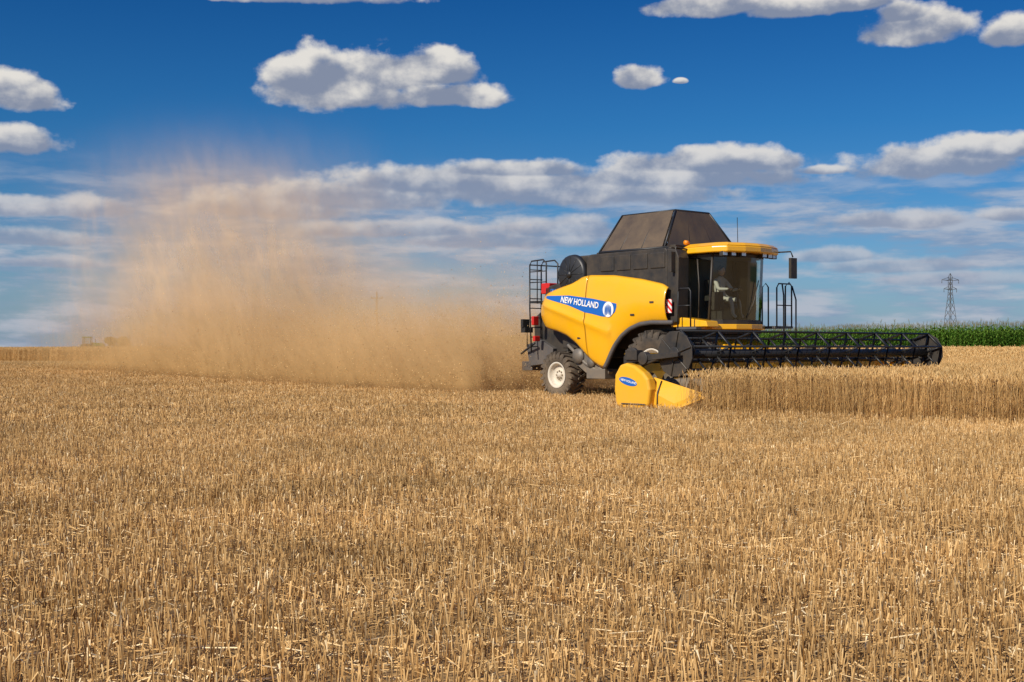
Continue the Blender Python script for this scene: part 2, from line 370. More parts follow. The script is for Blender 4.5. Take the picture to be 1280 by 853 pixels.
# cab
fl=[(4.02,-.93),(4.85,-.97),(5.10,-.72),(5.24,-.35),(5.28,0),(5.24,.35),(5.10,.72),(4.85,.97),(4.02,.93)]
tp=[(x+.10 if x>4.5 else x,y*.97) for x,y in fl]
b=B()
n=len(fl)
for i in range(n-1):
    b.grid(lambda x,y,i=i:((fl[i][0]+(fl[i+1][0]-fl[i][0])*x)*(1-y)+(tp[i][0]+(tp[i+1][0]-tp[i][0])*x)*y,(fl[i][1]+(fl[i+1][1]-fl[i][1])*x)*(1-y)+(tp[i][1]+(tp[i+1][1]-tp[i][1])*x)*y,2.06+1.62*y),1,1,0,True)
b.obj("cab_glazing",GLS,CB)
b=B()
for i in(0,1,7,8):
    b.tube([(fl[i][0],fl[i][1]*1.005,2.0),(tp[i][0],tp[i][1]*1.005,3.7)],.04 if i in(0,8) else .032,6)
b.tube([(4.5,-.96,2.0),(4.5,-.93,2.9),(4.42,-.92,3.68)],.018,6)
b.prismz([(x*1.0,y*1.02) for x,y in fl],1.72,2.06,0)
b.prismz([(x*1.0,y*1.01) for x,y in tp],3.60,3.68,0)
b.tube([(5.30,-.05,2.12),(5.33,.15,2.5),(5.37,.3,3.05)],.012,5)
b.obj("cab_frame",BLK,CB)
b=B(); b.box((3.98,-.90,2.06),(4.03,.90,3.6)); b.obj("cab_rear_wall",INT,CB)
b=B(); rf=[(3.99,-1.0),(4.15,-1.12),(5.1,-1.14),(5.45,-.98),(5.62,-.5),(5.68,0),(5.62,.5),(5.45,.98),(5.1,1.14),(4.15,1.12),(3.99,1.0)]
rt=[(4.80+(x-4.80)*.88,y*.86) for x,y in rf]
b.prismz(rf,3.70,3.86,0); b.prismz(rf,3.862,3.95,0,rt)
b.obj("cab_roof",YEL,CB,bevel=.035)
b=B(); 
for y in(-.95,-.7,-.4,.4,.7,.95):
    xx=5.34+(1-abs(y))*.22
    b.box((xx-.1,y-.09,3.61),(xx,y+.09,3.72),0); b.box((xx,y-.075,3.625),(xx+.012,y+.075,3.705),1)
b.obj("work_lamps",[BLK,LMP],CB)
b=B(); b.lathe([(0,-.06),(.06,-.06),(.06,.06),(0,.06)],(4.1,-.95,4.0),12); b.obj("beacon",ORG,CB)
b=B(); b.tube([(4.2,.9,3.95),(4.18,.9,4.75)],.009,5); b.obj("antenna",RDK,CB)
# mirrors
b=B()
for sg in(-1,1):
    if sg>0: pts=[(5.3,1.0,3.78),(5.6,1.28,3.80),(5.62,1.34,3.66)]; m0=(5.58,1.22,3.12); m1=(5.66,1.46,3.64)
    else: pts=[(4.3,-1.0,3.80),(4.2,-1.45,3.86),(4.2,-1.5,3.7)]; m0=(4.16,-1.66,3.24); m1=(4.24,-1.48,3.74)
    b.tube(pts,.022,6); b.box(m0,m1)
b.obj("mirrors",BLK,CB,bevel=.03)
# cab interior
b=B(); b.box((4.15,-.28,2.35),(4.7,.28,2.5)); b.box((4.1,-.27,2.45),(4.24,.27,3.1)); b.box((4.25,-.2,2.06),(4.6,.2,2.35)); b.box((4.25,-.45,2.55),(4.75,-.32,2.68))
b.tube([(5.05,0,2.08),(4.92,0,2.78)],.035,6)
b.tube([(4.92+.06*math.sin(q)*1,.19*math.cos(q),2.80+.17*math.sin(q)*.6) for q in [2*math.pi*i/20 for i in range(20)]],.014,6,closed=True)
b.box((4.75,-.75,2.3),(5.0,-.6,2.75)); b.obj("seat_and_controls",BLK,CB,bevel=.02)
# fender band + platform + rails
b=B(); b.prism([(4.0,2.03),(4.35,2.12),(5.15,2.02),(5.2,1.88),(4.5,1.88),(4.0,1.88)],-1.42,-.99); b.prismz([(4.6,-1.0),(5.0,-1.02),(5.33,-.5),(5.40,0),(5.33,.5),(5.0,1.02),(4.6,1.0)],1.82,1.95)
b.obj("cab_fender",YEL,CB,bevel=.02)
b=B(); b.box((4.35,-1.6,1.82),(5.0,-1.43,1.88)); b.box((4.05,1.03,1.86),(5.3,1.75,1.92)); b.obj("platform",GRY2,CB)
b=B()
b.tube([(4.40,-1.6,1.85),(4.40,-1.6,2.75),(4.45,-1.58,2.82),(4.75,-1.58,2.82),(4.8,-1.58,2.75),(4.8,-1.58,1.85)],.02,6)
b.tube([(4.40,-1.59,2.4),(4.8,-1.59,2.4)],.016,6)
for u0 in(4.55,5.3):
    b.tube([(u0,1.7,1.9),(u0,1.7,2.95),(u0-.05,1.66,3.05),(u0-.12,1.6,2.95),(u0-.12,1.6,1.9)],.02,6)
b.tube([(5.3,1.1,1.9),(5.3,1.1,2.9),(5.3,1.18,3.0),(5.3,1.65,3.0)],.02,6)
b.tube([(5.3,1.1,2.45),(5.3,1.7,2.45)],.016,6)
for i in range(5):
    z=.55+.3*i; b.box((5.32,1.25,z),(5.5,1.75,z+.03))
b.tube([(5.4,1.25,.5),(5.4,1.25,2.7),(5.35,1.25,3.0)],.02,6); b.tube([(5.4,1.75,.5),(5.4,1.75,2.6),(5.3,1.72,2.95)],.02,6)
b.obj("handrails",RDK,CB)
b=B(); b.box((-.09,0,-.17),(.09,.02,.17)); b.obj("warning_plate",WRN,CB,loc=(4.12,-1.62,2.40))
# rear ladder and rails
b=B()
for v in(-1.38,-.95):
    b.tube([(-1.35,v,1.25),(-1.42,v,2.5),(-1.42,v,3.70),(-1.34,v,3.80),(-.85,v,3.82),(-.72,v,3.72),(-.72,v,3.05)],.022,6)
for i in range(9): b.tube([(-1.38,-1.38,1.4+i*.27),(-1.38,-.95,1.4+i*.27)],.016,6)
for z in(3.2,3.5): b.tube([(-1.42,-1.38,z),(-.72,-1.38,z)],.016,6)
b.tube([(-1.1,-1.38,3.82),(-1.1,-1.38,2.6)],.016,6)
b.tube([(-1.42,1.3,2.6),(-1.42,1.3,3.75),(-.8,1.3,3.8)],.02,6); b.tube([(-1.42,-1.38,3.7),(-1.42,1.3,3.7)],.02,6)
b.box((-1.42,-1.38,2.62),(-.7,1.38,2.68)); b.box((-1.9,-1.3,1.8),(-1.72,-1.0,1.95)); b.tube([(-1.8,-1.15,1.4),(-1.8,-1.15,2.1),(-1.4,-1.15,2.1)],.02,6)
b.box((-1.86,-1.34,1.95),(-1.76,-1.1,2.18)); b.tube([(-1.3,-1.3,1.5),(-1.9,-1.2,1.25),(-2.0,-1.2,1.2)],.03,6)
b.obj("rear_ladder",RDK,CB)
# wheels
def wheel(nm,u,v,R,wd,rr,sg,nl):
    e=B(); h=wd/2
    prof=[(rr,-h*.80),(rr+.05,-h*.95),(R*.5+rr*.5,-h*1.02),(R-.12,-h*.98),(R-.06,-h*.80),(R-.045,-h*.4),(R-.04,0),(R-.045,h*.4),(R-.06,h*.80),(R-.12,h*.98),(R*.5+rr*.5,h*1.02),(rr+.05,h*.95),(rr,h*.80)]
    e.lathe(prof,(0,0,0),56)
    for i in range(nl):
        for sd in(-1,1):
            a=2*math.pi*(i+(.5 if sd>0 else 0))/nl; da=.30*(wd/.6)*(.9/R)*.55; th=.055/R
            pts=[]
            for rad_in in(0,1):
                for (yy,an,t2) in((0,a,th),(sd*h*.97,a+da,th*1.2)):
                    rad=(R-.06,R)[rad_in] if yy==0 else (R-.12,R-.015)[rad_in]
                    pts.append([( rad*math.cos(an-t2/2),yy,rad*math.sin(an-t2/2)),( rad*math.cos(an+t2/2),yy,rad*math.sin(an+t2/2))])
            p=[pts[0][0],pts[0][1],pts[1][1],pts[1][0],pts[2][0],pts[2][1],pts[3][1],pts[3][0]]
            if sd<0: p=[p[1],p[0],p[3],p[2],p[5],p[4],p[7],p[6]]
            e.hexa(p)
            an=a+da; p=[]
            for rad in(R-.2,R-.02):
                for t2,yo in((-th*.6,h*.96),(th*.6,h*.96),(th*.6,h*1.05),(-th*.6,h*1.05)):
                    p.append((rad*math.cos(an+t2),sd*yo,rad*math.sin(an+t2)))
            e.hexa(p)
    ty=e.obj(nm+"_tyre",TYR,CB,loc=(u,v,R-.03))
    e=B(); y=sg*h
    e.lathe([(rr+.015,y*.92),(rr-.02,y*.95),(rr-.04,y*.80),(rr*.86,y*.74),(rr*.80,y*.42),(rr*.45,y*.30),(rr*.40,y*.42),(rr*.22,y*.44),(rr*.20,y*.60),(0,y*.62)],(0,0,0),40)
    for i in range(8):
        q=math.pi*i/4; e.lathe([(0,-.02),(.022,-.02),(.022,.02),(0,.02)],(rr*.32*math.cos(q),y*.46,rr*.32*math.sin(q)),8,1)
    e.obj(nm+"_rim",[RIM,GRY],CB,loc=(u,v,R-.03))
for sg in(-1,1):
    wheel("rear_wheel",0,sg*1.42,.66,.50,.34,sg,22); wheel("front_wheel",3.6,sg*1.38,.93,.70,.44,sg,24)
# feeder house
b=B(); b.hexa([(4.3,-.75,1.0),(6.0,-.8,.3),(6.0,.8,.3),(4.3,.75,1.0),(4.3,-.75,1.85),(6.0,-.8,1.05),(6.0,.8,1.05),(4.3,.75,1.85)],0)
b.obj("feeder_house",YEL,CB,bevel=.03)
# ---------------- header
b=B(); b.box((5.92,-4.9,.22),(5.98,4.9,1.02),0); b.box((5.9,-4.9,.14),(7.25,4.9,.18),0)
b.box((5.86,-4.9,1.19),(6.02,4.9,1.25),0)
b.obj("header_trough",YEL,CB)
b=B(); b.tube([(5.93,-4.9,1.10),(5.93,4.9,1.10)],.085,10); b.box((5.7,-4.9,.2),(5.86,4.9,.34)); b.box((7.2,-4.9,.12),(7.34,4.9,.17))
for i in range(128):
    y=-4.85+i*.0765; b.hexa([(7.34,y,.13),(7.46,y+.012,.14),(7.46,y+.02,.14),(7.34,y+.035,.13),(7.34,y,.16),(7.46,y+.012,.15),(7.46,y+.02,.15),(7.34,y+.035,.16)])
for y in(-3.5,-2,-.9,.9,2,3.5): b.box((5.82,y-.04,.3),(5.91,y+.04,1.05))
b.obj("header_frame",BLK,CB)
b=B(); b.lathe([(0,-4.8),(.16,-4.8),(.16,4.8),(0,4.8)],(6.45,0,.52),20)
for sg in(-1,1):
    def hl(i,j,sg=sg):
        q=sg*i*2*math.pi*8; y=sg*(.6+4.2*i); r=.15+.16*j; return (6.45+r*math.cos(q),y,.52+r*math.sin(q))
    b.grid(hl,260,1)
b.obj("auger",GRY,CB)
# reel
RC=(7.25,1.24); RR=.50
b=B(); b.tube([(RC[0],-4.75,RC[1]),(RC[0],4.75,RC[1])],.10,12)
bats=[math.radians(18+60*i) for i in range(6)]
ys=[-4.7+9.4*i/8 for i in range(9)]
for q in bats:
    bx,bz=RC[0]+RR*math.cos(q),RC[1]+RR*math.sin(q)
    b.tube([(bx,-4.72,bz),(bx,4.72,bz)],.028,6)
for y in ys:
    pl=[(RC[0]+RR*math.cos(q),y,RC[1]+RR*math.sin(q)) for q in bats]
    b.tube(pl,.032,5,closed=True)
    for i,p in enumerate(pl): b.tube([(RC[0],y,RC[1]),p],.026,5)
    hp=[(RC[0]+.2*math.cos(q),y,RC[1]+.2*math.sin(q)) for q in [2*math.pi*i/12 for i in range(12)]]
    b.tube(hp,.02,5,closed=True)
b.obj("reel",RDK,CB)
b=B()
for q in bats:
    bx,bz=RC[0]+RR*math.cos(q),RC[1]+RR*math.sin(q)
    for i in range(52):
        y=-4.66+i*.182
        b.tube([(bx,y,bz),(bx-.02,y,bz-.09),(bx-.06,y,bz-.18)],.0055,4)
b.obj("reel_tines",RDK,CB)
b=B()
for y in(-4.78,4.76):
    pl=[(RC[0]+.50*math.cos(math.radians(18+30*i)),RC[1]+.50*math.sin(math.radians(18+30*i))) for i in range(12)]
    b.prism(pl,y-.015,y+.015)
    b.lathe([(0,-.05),(.15,-.05),(.15,.05),(0,.05)],(RC[0],y,RC[1]),20)
    for i in range(6):
        q=math.radians(18+60*i); sg=-1 if y<0 else 1
        b.tube([(RC[0],y+sg*.03,RC[1]),(RC[0]+.48*math.cos(q),y+sg*.03,RC[1]+.48*math.sin(q))],.022,5)
b.obj("reel_end_shields",BLK,CB,bevel=.008)
b=B()
for y in(-4.93,4.93):
    sg=1 if y>0 else -1
    b.hexa([(5.9,y-.05,1.02),(7.5,y-.05,1.18),(7.5,y+.05,1.18),(5.9,y+.05,1.02),(5.9,y-.05,1.18),(7.5,y-.05,1.28),(7.5,y+.05,1.28),(5.9,y+.05,1.18)])
    b.tube([(6.15,y,.9),(6.9,y,1.14)],.04,8)
    b.box((6.0,y-.1,1.1),(6.35,y+.1,1.32)); b.lathe([(0,-.08),(.14,-.08),(.14,.08),(0,.08)],(6.5,y,1.14),20)
    b.lathe([(0,-.04),(.2,-.04),(.2,.04),(0,.04)],(6.1,y-sg*.02,1.18),20)
b.hexa([(5.9,-.06,1.1),(7.3,-.06,1.32),(7.3,.06,1.32),(5.9,.06,1.1),(5.9,-.06,1.22),(7.3,-.06,1.40),(7.3,.06,1.40),(5.9,.06,1.22)])
b.tube([(5.9,-1,1.1),(5.3,-1.2,1.35),(4.7,-1.1,1.6)],.03,6); b.tube([(5.95,-4.8,1.0),(5.6,-4.4,.8),(5.6,-2.5,.75),(5.5,-1.2,.9),(4.9,-.9,1.4)],.025,6)
b.obj("reel_arms",BLK,CB,bevel=.012)
for sg,nm in((-1,"crop_divider_right"),(1,"crop_divider_left")):
    b=B(); ya,yb=sorted((sg*5.22,sg*4.97))
    sh=[(5.90,.10),(5.84,.45),(5.86,.78),(6.02,1.00),(6.2,1.04),(6.45,.99),(6.72,.84),(6.86,.70),(6.92,.48),(6.86,.12),(6.6,.05),(6.1,.05)]
    b.prism(sh,ya,yb)
    b2=B()
    y0,y1=sg*5.04,sg*4.70
    vs=[(6.72,y0,.10),(6.72,y0,.46),(6.72,(y0+y1)/2,.74),(6.72,y1,.62),(6.72,y1,.10),
        (7.45,y0,.05),(7.45,y0,.20),(7.45,(y0+y1)/2,.58),(7.45,y1,.38),(7.45,y1,.05),
        (8.16,(y0+y1)/2-.03,.32),(8.16,(y0+y1)/2+.03,.32),(8.10,(y0+y1)/2,.44)]
    fs=[(0,1,6,5),(1,2,7,6),(2,3,8,7),(3,4,9,8),(0,5,9,4),(4,3,2,1,0),(5,6,12,10),(6,7,12),(7,8,12),(8,9,11,12),(5,10,11,9),(10,12,11)]
    b2.add(vs,fs)
    b.obj(nm,YEL,CB,bevel=.06); b2.obj(nm+"_snout",YEL,CB,bevel=.012)
    b3=B(); b3.tube([(6.98,sg*5.05,.14),(6.99,sg*5.05,.42),(6.97,sg*4.90,.66)],.018,6); b3.tube([(6.1,sg*5.235,.16),(6.8,sg*5.235,.16)],.015,5); b3.obj(nm+"_trim",BLK,CB)
b=B(); vs=[]
for q in [2*math.pi*i/28 for i in range(28)]: vs.append((6.28+.27*math.cos(q),-5.225,.64+.085*math.sin(q)-.05*math.cos(q)))
b.add(vs,[tuple(range(28))]); b.obj("divider_decal",BLU,CB)
text("NEW HOLLAND",.066,6.06,.665,-.18,WHT,"divider_lettering",lambda u,w:-5.229)
# ---------------- operator
OP=empty("combine_operator"); OP.parent=CB
def skin(name,verts,edges,rad,mt,root=0,par=None,sub=1):
    me=bpy.data.meshes.new(name); me.from_pydata(verts,edges,[]); me.materials.append(mt)
    ob=bpy.data.objects.new(name,me); COL.objects.link(ob); ob.parent=par
    sk=ob.modifiers.new('skin','SKIN'); 
    lay=me.skin_vertices[0].data if me.skin_vertices else None
    if lay is None:
        bpy.context.view_layer.objects.active=ob; lay=me.skin_vertices[0].data
    for i,r in enumerate(rad): lay[i].radius=(r,r) if not isinstance(r,tuple) else r
    lay[root].use_root=True
    ss=ob.modifiers.new('sub','SUBSURF'); ss.levels=sub; ss.render_levels=sub
    sk.use_smooth_shade=True
    return ob
try:
    V=[(4.36,0,2.56),(4.34,0,2.75),(4.36,0,2.95),(4.38,0,3.10),(4.39,0,3.19),
       (4.38,-.19,3.06),(4.55,-.26,2.84),(4.80,-.17,2.84),(4.38,.19,3.06),(4.55,.26,2.84),(4.80,.17,2.84),
       (4.55,-.11,2.57),(4.85,-.14,2.58),(4.92,-.14,2.2),(5.02,-.14,2.12),(4.55,.11,2.57),(4.85,.14,2.58),(4.92,.14,2.2),(5.02,.14,2.12)]
    E=[(0,1),(1,2),(2,3),(3,4),(3,5),(5,6),(6,7),(3,8),(8,9),(9,10),(0,11),(11,12),(12,13),(13,14),(0,15),(15,16),(16,17),(17,18)]
    Rd=[.15,.14,.15,.09,.055,.07,.05,.032,.07,.05,.032,.095,.065,.045,.045,.095,.065,.045,.045]
    skin("body",V,E,Rd,CLO,0,OP,2)
except Exception as ex: print("skin failed",ex)
b=B()
def ell(c,r,mi,n=14,cut=None):
    vs=[];L=n//2+1
    for i in range(n):
        for j in range(L):
            a=2*math.pi*i/n; p=math.pi*j/(L-1); vs.append((c[0]+r[0]*math.sin(p)*math.cos(a),c[1]+r[1]*math.sin(p)*math.sin(a),c[2]+r[2]*math.cos(p)))
    b.add(vs,[(i*L+j,i*L+j+1,((i+1)%n)*L+j+1,((i+1)%n)*L+j) for i in range(n) for j in range(L-1)],mi,True)
ell((4.42,0,3.32),(.10,.078,.125),0); ell((4.40,0,3.355),(.105,.085,.11),1); ell((4.525,0,3.31),(.018,.013,.022),0)
for y in(-.03,.03): ell((4.508,y,3.335),(.012,.012,.008),1)
ell((4.51,0,3.262),(.012,.025,.006),1)
for y in(-.08,.08): ell((4.41,y,3.315),(.018,.01,.03),0)
for y in(-.18,.18):
    ell((4.85,y,2.845),(.045,.035,.02),0)
    for i in range(4): b.tube([(4.88,y+(-.024+.016*i),2.85),(4.925,y+(-.024+.016*i),2.845),(4.93,y+(-.024+.016*i),2.815),(4.905,y+(-.024+.016*i),2.80)],.008,5,0)
    b.tube([(4.85,y*.86,2.84),(4.89,y*.80,2.825)],.009,5,0)
b.obj("head_and_hands",[SKN,HAI],OP)
# ================================================================ INSTANCED VEGETATION
def patch_mesh(name,verts,faces,rnd,mt):
    me=bpy.data.meshes.new(name); me.from_pydata(verts,[],faces); me.materials.append(mt)
    at=me.attributes.new('rnd','FLOAT','POINT'); at.data.foreach_set('value',np.array(rnd,dtype=np.float32)); me.update()
    return me
def stub_patch(name,S,dens,litter,thick=1.0):
    V=[];Fc=[];R=[]
    rows=int(S/.125)
    for r in range(rows):
        y=(r+.5)*S/rows-S/2
        for k_ in range(int(S*dens*.125)):
            x=random.uniform(-S/2,S/2); yy=y+random.gauss(0,.022)
            h=random.gauss(.130,.030); h=max(.04,h); w=random.uniform(.0018,.0036)*thick
            lx,ly=random.gauss(0,.13)*h,random.gauss(0,.13)*h
            if random.random()<.07: lx*=5;ly*=5;h*=.55
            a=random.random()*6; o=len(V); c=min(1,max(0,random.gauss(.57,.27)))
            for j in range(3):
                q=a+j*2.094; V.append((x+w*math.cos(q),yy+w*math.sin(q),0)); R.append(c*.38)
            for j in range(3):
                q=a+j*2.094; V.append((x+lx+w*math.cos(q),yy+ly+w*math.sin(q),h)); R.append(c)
            for j in range(3): Fc.append((o+j,o+(j+1)%3,o+3+(j+1)%3,o+3+j))
            Fc.append((o+3,o+4,o+5))
            if random.random()<.35:
                o=len(V); q=random.random()*6.28; L=random.uniform(.03,.09); z=h*random.uniform(.3,.9); ww=.005*thick
                dx,dy=math.cos(q),math.sin(q)
                for (l,zz,wz) in((0,0,1),(.5,.012,1),(1,-.03,.2)):
                    V.append((x+dx*L*l-dy*ww*wz,yy+dy*L*l+dx*ww*wz,z+zz)); V.append((x+dx*L*l+dy*ww*wz,yy+dy*L*l-dx*ww*wz,z+zz)); R+= [c,c]
                Fc+= [(o,o+1,o+3,o+2),(o+2,o+3,o+5,o+4)]
    cen=[(random.uniform(-S/2,S/2),random.uniform(-S/2,S/2)) for _ in range(5)]
    for k_ in range(int(S*S*litter)):
        if random.random()<.2:
            cx,cy=random.choice(cen); x=min(S/2,max(-S/2,random.gauss(cx,.2))); y=min(S/2,max(-S/2,random.gauss(cy,.14))); zb_=abs(random.gauss(.04,.03))
        else: x,y=random.uniform(-S/2,S/2),random.uniform(-S/2,S/2); zb_=abs(random.gauss(.012,.025))
        q=random.random()*6.28; L=random.uniform(.03,.18); w=random.uniform(.0013,.0034)*thick
        z=zb_+.004; dz=random.gauss(0,.15)*L; dx,dy=math.cos(q)*L/2,math.sin(q)*L/2; nx,ny=-math.sin(q)*w,math.cos(q)*w
        o=len(V); c=min(1,max(0,random.gauss(.60,.25)))
        V+= [(x-dx-nx,y-dy-ny,z),(x-dx+nx,y-dy+ny,z),(x+dx+nx,y+dy+ny,z+abs(dz)),(x+dx-nx,y+dy-ny,z+abs(dz)),(x-dx,y-dy,z+w*1.6),(x+dx,y+dy,z+abs(dz)+w*1.6)]
        R+= [c]*6; Fc+= [(0+o,3+o,5+o,4+o),(1+o,4+o,5+o,2+o)]
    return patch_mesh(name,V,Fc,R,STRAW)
def wheat_patch(name,S,dens,thick=1.0):
    V=[];Fc=[];R=[]
    for k_ in range(int(S*S*dens)):
        x,y=random.uniform(-S/2,S/2),random.uniform(-S/2,S/2); h=random.gauss(.79,.045); w=.0024*thick; a=random.random()*6
        lx,ly=random.gauss(0,.05),random.gauss(0,.05); c=min(1,max(0,random.gauss(.5,.22)))
        pts=[(x,y,0,w),(x+lx*.3,y+ly*.3,h*.55,w),(x+lx,y+ly,h,w*.8)]
        o=len(V)
        for i,(px,py,pz,pw) in enumerate(pts):
            for j in range(3):
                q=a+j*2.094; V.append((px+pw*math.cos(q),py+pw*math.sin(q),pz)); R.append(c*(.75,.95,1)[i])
        for i in range(2):
            for j in range(3): Fc.append((o+i*3+j,o+i*3+(j+1)%3,o+i*3+3+(j+1)%3,o+i*3+3+j))
        q=random.random()*6.28; nod=random.uniform(.01,.06); L=random.uniform(.07,.10); o=len(V); er=.0078*thick
        cx,cy,cz=x+lx,y+ly,h
        for i,(f,rr) in enumerate(((0,.4),(.3,1),(.7,.9),(1,.25))):
            ex,ey,ez=cx+math.cos(q)*nod*f*f,cy+math.sin(q)*nod*f*f,cz+L*f*(1-nod*4*f*.5)
            for j in range(4): 
                qq=a+j*1.571; V.append((ex+er*rr*math.cos(qq),ey+er*rr*math.sin(qq),ez)); R.append(min(1,c+.12))
        for i in range(3):
            for j in range(4): Fc.append((o+i*4+j,o+i*4+(j+1)%4,o+i*4+4+(j+1)%4,o+i*4+4+j))
        if random.random()<.8:
            o=len(V); q=random.random()*6.28; L=random.uniform(.08,.18); z=random.uniform(.15,.6)*h; ww=.005*thick; dx,dy=math.cos(q),math.sin(q)
            bx,by=x+lx*.3,y+ly*.3
            for (l,zz,wz) in((0,0,1),(.5,.05,1),(1,-.05,.2)):
                V.append((bx+dx*L*l-dy*ww*wz,by+dy*L*l+dx*ww*wz,z+zz)); V.append((bx+dx*L*l+dy*ww*wz,by+dy*L*l-dx*ww*wz,z+zz)); R+= [c*.9,c*.9]
            Fc+= [(o,o+1,o+3,o+2),(o+2,o+3,o+5,o+4)]
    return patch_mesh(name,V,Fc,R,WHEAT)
def corn_patch(name,S):
    V=[];Fc=[];R=[]
    for r in range(int(S/.7)):
        for k_ in range(int(S/.18)):
            x=r*.7-S/2+.3+random.gauss(0,.05); y=k_*.18-S/2+random.gauss(0,.03); h=random.gauss(2.5,.13); o=len(V)
            for z,w in((0,.016),(h,.008)):
                for j in range(3): V.append((x+w*math.cos(j*2.094),y+w*math.sin(j*2.094),z)); R.append(.5)
            for j in range(3): Fc.append((o+j,o+(j+1)%3,o+3+(j+1)%3,o+3+j))
            q0=random.random()*6.28
            for i in range(12):
                z=.25+(h-.4)*i/12; q=q0+math.pi*i+random.gauss(0,.4); L=random.uniform(.55,.8)*(1-.35*i/12); w=.05; dx,dy=math.cos(q),math.sin(q); o=len(V); c=min(.9,max(0,random.gauss(.40+.04*i,.18)))
                for (l,zz,wz) in((0,0,.6),(.35,.22,1),(.7,.22,.8),(1,.0,.08)):
                    V.append((x+dx*L*l-dy*w*wz,y+dy*L*l+dx*w*wz,z+zz*L/.7)); V.append((x+dx*L*l+dy*w*wz,y+dy*L*l-dx*w*wz,z+zz*L/.7-.01)); R+= [c,c]
                Fc+= [(o,o+1,o+3,o+2),(o+2,o+3,o+5,o+4),(o+4,o+5,o+7,o+6)]
            for i in range(5):
                q=random.random()*6.28; o=len(V); dx,dy=math.cos(q)*.09,math.sin(q)*.09
                V+= [(x-.008,y,h-.02),(x+.008,y,h-.02),(x+dx,y+dy,h+.26)]; R+= [1,1,1]; Fc.append((o,o+1,o+2))
    return patch_mesh(name,V,Fc,R,CORN)
def inst_group(name,meshes,pts,rots,scl,idx):
    col=bpy.data.collections.new(name+"_source")
    for i,me in enumerate(meshes): col.objects.link(bpy.data.objects.new(name+"_patch_%02d"%i,me))
    pts=[(x,y,TZ(y)) for x,y,_ in pts]
    pm=bpy.data.meshes.new(name); pm.from_pydata(pts,[],[])
    a=pm.attributes.new('rot','FLOAT_VECTOR','POINT'); a.data.foreach_set('vector',np.array([(0,0,r) for r in rots],dtype=np.float32).ravel())
    a=pm.attributes.new('scl','FLOAT_VECTOR','POINT'); a.data.foreach_set('vector',np.array(scl,dtype=np.float32).ravel())
    a=pm.attributes.new('idx','INT','POINT'); a.data.foreach_set('value',np.array(idx,dtype=np.int32))
    ob=bpy.data.objects.new(name,pm); COL.objects.link(ob)
    g=bpy.data.node_groups.new(name+"_gn",'GeometryNodeTree')
    g.interface.new_socket('Geometry',in_out='INPUT',socket_type='NodeSocketGeometry'); g.interface.new_socket('Geometry',in_out='OUTPUT',socket_type='NodeSocketGeometry')
    N=g.nodes; gi=N.new('NodeGroupInput'); go=N.new('NodeGroupOutput'); ip=N.new('GeometryNodeInstanceOnPoints'); ci=N.new('GeometryNodeCollectionInfo')
    ci.inputs['Collection'].default_value=col; ci.inputs['Separate Children'].default_value=True; ci.inputs['Reset Children'].default_value=True
    def na(n_,tp):
        x=N.new('GeometryNodeInputNamedAttribute'); x.data_type=tp; x.inputs[0].default_value=n_; return x.outputs[0]
    Lk=g.links
    Lk.new(gi.outputs[0],ip.inputs['Points']); Lk.new(ci.outputs[0],ip.inputs['Instance']); ip.inputs['Pick Instance'].default_value=True
    Lk.new(na('idx','INT'),ip.inputs['Instance Index']); Lk.new(na('rot','FLOAT_VECTOR'),ip.inputs['Rotation']); Lk.new(na('scl','FLOAT_VECTOR'),ip.inputs['Scale'])
    Lk.new(ip.outputs[0],go.inputs[0])
    ob.modifiers.new('gn','NODES').node_group=g
    return ob
# wheat edge
E0=Vector((3.90,25.6)); E1=Vector((8.6,21.7)); ED=(E1-E0).normalized(); EN=Vector((-ED.y,ED.x))
def in_wheat(x,y,m=0):
    u,v=w2uv(x,y)
    if v>5.15+m: return True
    if u>7.45+m and (Vector((x,y))-E0).dot(EN)>m: return True
    return False
def cornx(y): return 33.7-.30*(y-84)
# stubble (two levels of detail)
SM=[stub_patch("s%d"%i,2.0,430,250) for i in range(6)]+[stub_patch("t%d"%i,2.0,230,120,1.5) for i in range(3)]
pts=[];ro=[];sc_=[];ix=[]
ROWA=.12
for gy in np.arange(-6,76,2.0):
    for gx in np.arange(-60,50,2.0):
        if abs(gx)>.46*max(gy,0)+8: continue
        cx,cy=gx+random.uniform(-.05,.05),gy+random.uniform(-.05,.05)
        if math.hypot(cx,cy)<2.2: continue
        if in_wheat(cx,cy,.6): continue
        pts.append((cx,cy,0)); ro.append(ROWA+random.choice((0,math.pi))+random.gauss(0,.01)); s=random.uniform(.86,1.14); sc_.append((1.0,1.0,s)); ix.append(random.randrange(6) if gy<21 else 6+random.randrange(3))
inst_group("stubble",SM,pts,ro,sc_,ix); n_st=len(pts)
